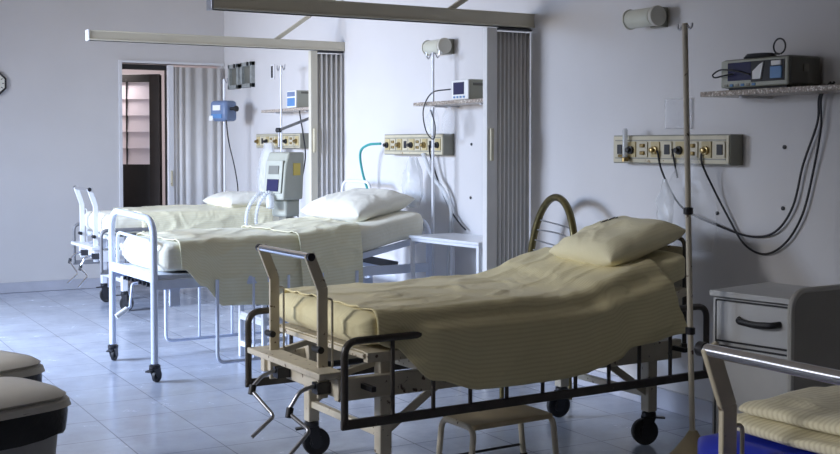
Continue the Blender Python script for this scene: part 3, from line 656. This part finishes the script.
t = thing('patient_monitor', 'beige box monitor with small blue screen on the middle shelf', 'monitor', (3.99, 6.52, 1.717))
MB().box(.10, 0, .066, .2, .21, .132).build('shell', M['bodygrey'], t, bev=.01); MB().box(-.004, 0, .066, .012, .21, .13).build('bezel', M['white'], t, bev=.006)
MB().box(-.011, .01, .075, .006, .13, .08).build('screen', M['screen'], t); MB().box(.08, -.107, .1, .1, .004, .018).build('side_label', M['bodydark'], t)
for k in range(4): MB().box(-.011, .065 - k * .04, .018, .006, .02, .012).build('button', M['bodyblue'], t)
t = thing('patient_monitor', 'beige monitor with bright blue front on the far shelf', 'monitor', (3.99, 9.32, 1.742))
MB().box(.09, 0, .075, .18, .2, .15).build('shell', M['bodygrey'], t, bev=.01); MB().box(-.004, 0, .075, .012, .2, .148).build('bezel', M['white'], t, bev=.006)
MB().box(-.011, .0, .05, .006, .16, .07).build('screen', M['bodyblue'], t); MB().box(-.011, 0, .118, .006, .16, .04).build('upper_panel', M['pump'], t)
MB().box(.09, -.102, .13, .1, .004, .018).build('side_label', M['bodydark'], t)
# vents, outlet, clock
for i, (ya, yb) in enumerate(((11.39, 11.11), (11.03, 10.73))):
    t = thing('wall_vent', ('left grey metal vent box high on wall near the corner', 'right grey metal vent box high on wall near the corner')[i], 'vent', (W, (ya + yb) / 2, 2.115), 0, 'vent boxes near the far corner')
    b = MB(); w = ya - yb
    for s in (-1, 1): b.box(-.02, s * (w / 2 - .02), 0, .04, .04, .25); b.box(-.02, 0, s * .105, .04, w, .04)
    b.build('frame', M['vent'], t, bev=.003); MB().box(-.006, 0, 0, .01, w - .06, .2).build('grille', M['bodydark'], t)
    MB().cyl((-.04, -.06, .105), (-.052, -.06, .105), .02).build('knob', M['black'], t)
t = thing('wall_socket', 'small dark narrow wall socket near the far shelf', 'socket', (W, 10.26, 2.11))
MB().box(-.006, 0, 0, .012, .09, .14).build('plate', M['trim'], t, bev=.003); MB().box(-.014, 0, 0, .006, .035, .11).build('socket_strip', M['black'], t)
t = thing('wall_clock', 'octagonal wall clock with black rim cut off at the left edge', 'clock', (1.90, YB, 2.005))
oct_ = lambda r: [(r * math.cos(R(22.5 + 45 * k)), r * math.sin(R(22.5 + 45 * k))) for k in range(8)]
b = MB(); b.prism(oct_(.125), MX, .03); b.build('rim', M['black'], t, bev=.004)
MB().prism(oct_(.104), Matrix.Translation((0, -.028, 0)) @ MX, .006).build('dial', M['clockface'], t)
b = MB()
for k in range(12): a = R(30 * k); b.box(.082 * math.sin(a), -.036, .082 * math.cos(a), .006, .003, .018, rotm('Y', 30 * k))
b.build('hour_mark', M['black'], t)
MB().box(.02, -.038, .02, .008, .003, .06, rotm('Y', 45)).build('hour_hand', M['black'], t); MB().box(-.02, -.04, .03, .006, .003, .085, rotm('Y', -33)).build('minute_hand', M['black'], t)

# ------------------------------------------------------------------ drip stands
def drip(loc, top, label, m, r=.0125, base=True, hooks=2, lean=(0, 0), hk=1.0):
    t = thing('drip_stand', label, 'drip stand', loc, 0, 'drip stands by the beds')
    MB().tube([(0, 0, .05), (lean[0], lean[1], top)], r, 14).build('pole', m, t)
    if base == 'cone': MB().lathe([(.145, 0), (.15, .012), (.14, .03), (.08, .09), (.035, .15), (.018, .18)], None, 32).build('base', M['wood'], t)
    else:
        b = MB()
        for k in range(4): a = R(45 + 90 * k); b.bar((0, 0, .06), (.19 * math.cos(a), .19 * math.sin(a), .02), .025, .02)
        b.build('base', m, t)
    for s in (-1, 1)[:hooks]:
        b = MB(); h = Vector((lean[0], lean[1], top - .01)); b.tube(spline([h, h + Vector((0, s * .03, .0)) * hk, h + Vector((0, s * .06, -.03)) * hk, h + Vector((0, s * .085, -.015)) * hk, h + Vector((0, s * .09, .015)) * hk], 6), .0045, 8); b.build('hook', M['steel'], t)
    return t
t = drip((3.495, 3.775, 0), 1.94, 'chipped cream drip stand in front of the nearest bed', M['cream'], .0125, 'cone', lean=(-.065, .0), hk=.5)
for z, k in ((.60, 0), (1.12, 1)): MB().lathe([(.014, 0), (.021, .003), (.021, .03), (.014, .033)], Matrix.Translation((-.065 * z / 1.94, 0, z)), 16).build('collar', M['blackmetal'], t)
drip((4.03, 6.955, 0), 2.06, 'thin white drip stand with hooks beside the middle bed', M['whitemetal'], .010, True)
drip((3.97, 9.52, 0), 2.12, 'thin white drip pole beside the far wall shelf', M['whitemetal'], .009, True)
t = drip((3.90, 10.78, 0), 2.06, 'white drip pole carrying a blue infusion pump near the corner', M['whitemetal'], .012, True)
t = thing('infusion_pump', 'blue infusion pump clamped on the drip pole near the corner', 'pump', (3.93, 10.78, 1.75), 25)
MB().box(-.03, .02, 0, .16, .22, .20).build('shell', M['pump'], t, bev=.03); MB().box(-.114, .03, .03, .008, .10, .05).build('screen', M['white'], t)
MB().box(-.114, .03, -.05, .008, .14, .04).build('keypad', M['bodyblue'], t); MB().cyl((-.04, -.08, .02), (-.04, -.16, .02), .016).cyl((-.04, -.15, .02), (-.04, -.17, .02), .028).build('clamp_knob', M['black'], t)
MB().box(-.11, .10, -.07, .03, .05, .05).build('tube_door', M['white'], t, bev=.006)

# ------------------------------------------------------------------ ventilator
t = thing('ventilator', 'grey ventilator with small screen on a pedestal beside the far bed', 'ventilator', (3.84, 9.15, 0), 24); t.scale = (.86, .86, 1.03)
b = MB(); b.prism([(-.16, -.19), (.12, -.19), (.15, .2), (-.07, .2), (-.12, .1)], Matrix.Translation((0, .14, 1.12)) @ MX, .28); b.build('shell', M['bodygrey'], t, bev=.015)
FR = rotm('Y', 16)
MB().box(-.145, 0, 1.12, .012, .22, .27, rotm('Y', 8)).build('front_panel', M['bodygrey'], t, bev=.004)
MB().box(-.165, 0.0, 1.05, .008, .15, .10, rotm('Y', 8)).build('screen', M['screen'], t); MB().box(-.147, 0.0, 1.175, .008, .13, .07, rotm('Y', 8)).build('upper_display', M['bodydark'], t)
MB().box(.03, -.142, 1.18, .10, .006, .10).build('side_label', M['yellow'], t)
MB().box(.02, 0, .86, .2, .2, .14).build('lower_unit', M['bodygrey'], t, bev=.02)
MB().box(.02, 0, .45, .1, .1, .70).build('pedestal', M['steelgrey'], t, bev=.006)
b = MB()
for k in range(4): a = R(45 + 90 * k); b.bar((.02, 0, .09), (.02 + .25 * math.cos(a), .25 * math.sin(a), .07), .05, .04)
b.build('base', M['steelgrey'], t, bev=.005)
for k in range(4): a = R(45 + 90 * k); caster(t, .02 + .22 * math.cos(a), .22 * math.sin(a), .028, .02, M['black'], M['blackmetal'], 45 + 90 * k, -.01)
MB().cyl((.14, -.22, .55), (.14, -.22, 1.60), .011).box(.08, -.11, .72, .14, .22, .03).build('arm_pole', M['steel'], t)
a_ = MB().bar((.14, -.22, 1.60), (-.05, .02, 1.50), .025, .025).bar((-.05, .02, 1.50), (-.05, .02, 1.36), .016, .016).build('support_arm', M['steel'], t, bev=.003)
MB().cyl((.14, -.25, 1.58), (.16, -.25, 1.66), .014).cyl((-.05, .0, 1.50), (-.05, .05, 1.50), .02).build('arm_knob', M['black'], a_)
for k, P in enumerate(([(-.12, .06, .95), (-.25, .1, .98), (-.36, .14, .86), (-.34, .18, .72), (-.22, .2, .70)], [(-.12, -.02, .95), (-.2, .03, .99), (-.27, .08, .90), (-.27, .12, .75), (-.2, .1, .66), (-.1, .0, .62)])):
    S = spline(P, 14); n = len(S)
    MB().tube(S, lambda u: .017 + .003 * math.sin(u * 150), 10).build('breathing_hose', M['hose'], t)
MB().lathe([(.02, 0), (.04, .01), (.04, .09), (.03, .11), (.01, .12)], Matrix.Translation((-.2, .0, .86)), 18).build('humidifier_jar', M['hose'], t)

# ------------------------------------------------------------------ cables and hoses on the right wall
def cable(pts, r, m, label, name='cable', cat='cable', n=8, grp=None):
    b = MB(); b.tube(spline(pts, n), r, 8); return plain(name, b, m, Vector(pts[0]), label, cat, grp)
X = 4.165
cable([(4.15, 3.62, 1.70), (4.17, 3.70, 1.64), (4.18, 3.72, 1.52), (4.18, 3.80, 1.33), (4.18, 3.86, 1.13), (4.18, 3.97, 1.005), (4.18, 4.13, .975), (4.18, 4.33, 1.01), (4.15, 4.52, 1.07), (4.14, 4.62, 1.14), (4.12, 4.70, 1.28), (4.09, 4.705, 1.39)], .0055, M['cable'], 'black cable hanging from right shelf and sagging to the near panel left of the pole', grp=None)
cable([(4.15, 3.60, 1.70), (4.16, 3.68, 1.64), (4.17, 3.69, 1.50), (4.18, 3.74, 1.30), (4.18, 3.80, 1.10), (4.18, 3.90, .96), (4.18, 4.03, .895), (4.18, 4.16, .93), (4.18, 4.26, 1.04), (4.16, 4.36, 1.20), (4.10, 4.38, 1.33), (4.09, 4.37, 1.40)], .0055, M['cable'], 'black cable from right shelf dipping lowest on the wall, right of the pole')
cable([(4.09, 4.59, 1.40), (4.10, 4.585, 1.34), (4.12, 4.58, 1.25)], .005, M['cable'], 'short black cable end hanging from the near gas panel')
cable([(4.09, 7.115, 1.42), (4.10, 7.11, 1.34), (4.14, 7.06, 1.15), (4.16, 6.95, .98), (4.17, 6.83, .88), (4.17, 6.75, .84)], .006, M['cable'], 'black cable curving down from the middle gas panel behind the table')
cable([(4.17, 6.75, .5), (4.17, 6.6, .48), (4.17, 6.5, .50), (4.17, 6.4, .515), (4.17, 6.2, .53)], .006, M['cable'], 'black cable running along wall below the small white table')
cable([(4.09, 7.85, 1.43), (4.03, 7.95, 1.42), (4.02, 8.06, 1.36), (4.06, 8.10, 1.2), (4.12, 8.08, 1.0)], .010, M['tealhose'], 'teal rubber hose drooping from left end of the middle panel', 'oxygen_hose', 'hose')
cable([(4.09, 7.20, 1.36), (4.12, 7.12, 1.2), (4.14, 7.0, 1.10), (4.16, 6.92, .95), (4.16, 6.95, .7), (4.16, 6.96, .4)], .016, M['hose'], 'pale clear hose hanging from the middle panel behind the drip stand', 'suction_hose', 'hose')
cable([(3.97, 6.62, 1.79), (3.92, 6.78, 1.77), (3.95, 6.95, 1.66), (4.0, 7.0, 1.52), (3.99, 6.88, 1.46), (3.98, 6.84, 1.55), (3.98, 6.9, 1.66)], .0045, M['cable'], 'thin cable looping from the middle monitor down past the shelf')
cable([(3.86, 10.62, 1.66), (3.86, 10.55, 1.45), (3.90, 10.50, 1.2), (3.93, 10.5, 1.0), (3.95, 10.6, .9)], .006, M['cable'], 'dark cable hanging from the blue infusion pump')
cable([(4.02, 9.2, 1.74), (3.99, 9.16, 1.70), (4.05, 9.22, 1.5), (4.08, 9.25, 1.3), (4.0, 9.2, 1.0), (3.98, 9.18, .8)], .006, M['cable'], 'dark cable hanging from far shelf behind the ventilator')
# flowmeter on near panel
t = thing('flowmeter', 'pale upright flowmeter tube on left end of the near gas panel', 'flowmeter', (4.08, 4.955, 1.38))
MB().lathe([(.011, -.04), (.014, -.03), (.014, .12), (.008, .13)], None, 16).build('tube', M['hose'], t); MB().lathe([(.018, -.05), (.018, -.03), (.012, -.025)], None, 16).cyl((0, 0, -.03), (.03, 0, -.03), .009).cyl((0, 0, -.02), (0, .05, -.02), .009).build('valve_body', M['brass'], t)
# plastic bags
def bag(loc, w, h, th, label, m, seed, rz=0, name='plastic_bag'):
    def fn(u, v, s):
        a = 2 * u - 1; z = -v * h; ww = w / 2 * (.25 + .75 * min(1, v * 2.2) - .15 * max(0, v - .8) / .2); y = a * ww
        d = th / 2 * max(0, 1 - a * a) ** .5 * math.sin(PI * min(1, .08 + v * .9)) ** .6
        q = Vector((y * 14, z * 14, seed + s)); return Vector((s * (d + .014 * noise.noise(q)), y + .012 * noise.noise(q * 1.3 + Vector((3, 1, 0))), z + .02 * noise.noise(q * .6)))
    b = MB(); b.grid(lambda u, v: fn(u, v, 1), 14, 18); b.grid(lambda u, v: fn(u, v, -1), 14, 18)
    o = b.build(name, m, loc=(0, 0, 0), angle=35); o.location = loc; o.rotation_euler = (0, 0, R(rz)); return tag(o, label, 'bag')
bag((4.085, 4.46, 1.37), .40, .48, .08, 'large clear plastic bag hanging from the near gas panel behind the pole', M['film'], 2)
bag((4.07, 4.62, 1.24), .13, .24, .04, 'crumpled small milky packet hanging left of the drip pole', M['bag'], 5)
bag((4.05, 7.28, 1.33), .22, .36, .12, 'crumpled milky plastic bag hanging below the middle gas panel', M['bag'], 9)
bag((4.05, 6.78, 1.69), .14, .20, .06, 'clear plastic bag hanging under the middle shelf by the monitor', M['film'], 12)
bag((4.05, 7.0, 1.69), .17, .20, .05, 'flat clear pouch hanging under left end of the middle shelf', M['film'], 13)
bag((3.98, 9.85, 1.44), .42, .55, .14, 'large clear plastic bag hanging from the far gas panel', M['bag'], 14)
b = MB(); b.grid(lambda u, v: Vector((4.192 - .006 * abs(noise.noise(Vector((u * 6, v * 6, 2)))) - .002, 4.76 - .21 * u, 1.665 - .16 * v)), 16, 14)
plain('plastic_sleeve', b, M['sleeve'], (4.19, 4.65, 1.585), 'shiny clear plastic sleeve taped on wall above the near panel', 'sleeve', thick=.001)
# small wall marks
for y, z, l in ((3.93, 1.41, 'dark screw in wall right of the near gas panel'), (3.935, 1.12, 'dark plug hole in wall between the hanging cables'), (4.37, 1.075, 'dark round plug in wall just right of the drip pole'), (6.72, 1.425, 'dark screw in wall right of the middle gas panel'), (6.73, 1.06, 'dark screw in wall above the white table')):
    b = MB(); b.lathe([(.004, 0), (.010, .002), (.010, .006), (.004, .008)], Matrix.Translation((W, y, z)) @ Matrix.Rotation(R(-90), 4, 'Y'), 12); plain('wall_screw', b, M['black'], (W, y, z), l, 'screw', 'dark screws in the right wall')

# ------------------------------------------------------------------ folded blankets on the blue mattress
def folded(name, label, cx, cy, z, L, Wd, th, rz, seed, n=2):
    t = None; b = MB()
    def fn(u, v):
        a = v * 2 * PI; ca, sa = math.cos(a), math.sin(a); y = (u - .5) * L
        x = Wd / 2 * math.copysign(abs(ca) ** .35, ca); zz = th / 2 * math.copysign(abs(sa) ** .6, sa)
        e = min(1, min(u, 1 - u) * 26); zz *= .72 + .28 * e ** .5
        w = noise.noise(Vector((x * 7, y * 5, seed))) * .014 + noise.noise(Vector((x * 20, y * 14, seed + 3))) * .006
        return Vector((x + w * .6, y + .01 * noise.noise(Vector((x * 9, zz * 30, seed))), zz + (w if sa > 0 else 0) + th / 2))
    V = b.grid(fn, 60, 48, True, lambda u, v: (v * 1.0, u * L)); b.bm.faces.new(V[0]); b.bm.faces.new(list(reversed(V[-1])))
    o = b.build(name, M['towel'], loc=(0, 0, 0), angle=70); o.location = (cx, cy, z); o.rotation_euler = (0, 0, R(rz)); return tag(o, label, 'blanket', 'folded blankets on the blue mattress')
folded('folded_blanket', 'lower cream knitted blanket folded on the blue mattress', 2.20, 1.725, .732, .66, .38, .04, 3, 1)
folded('folded_blanket', 'upper cream knitted blanket folded on the blue mattress', 2.22, 1.72, .774, .63, .35, .038, 6, 6)
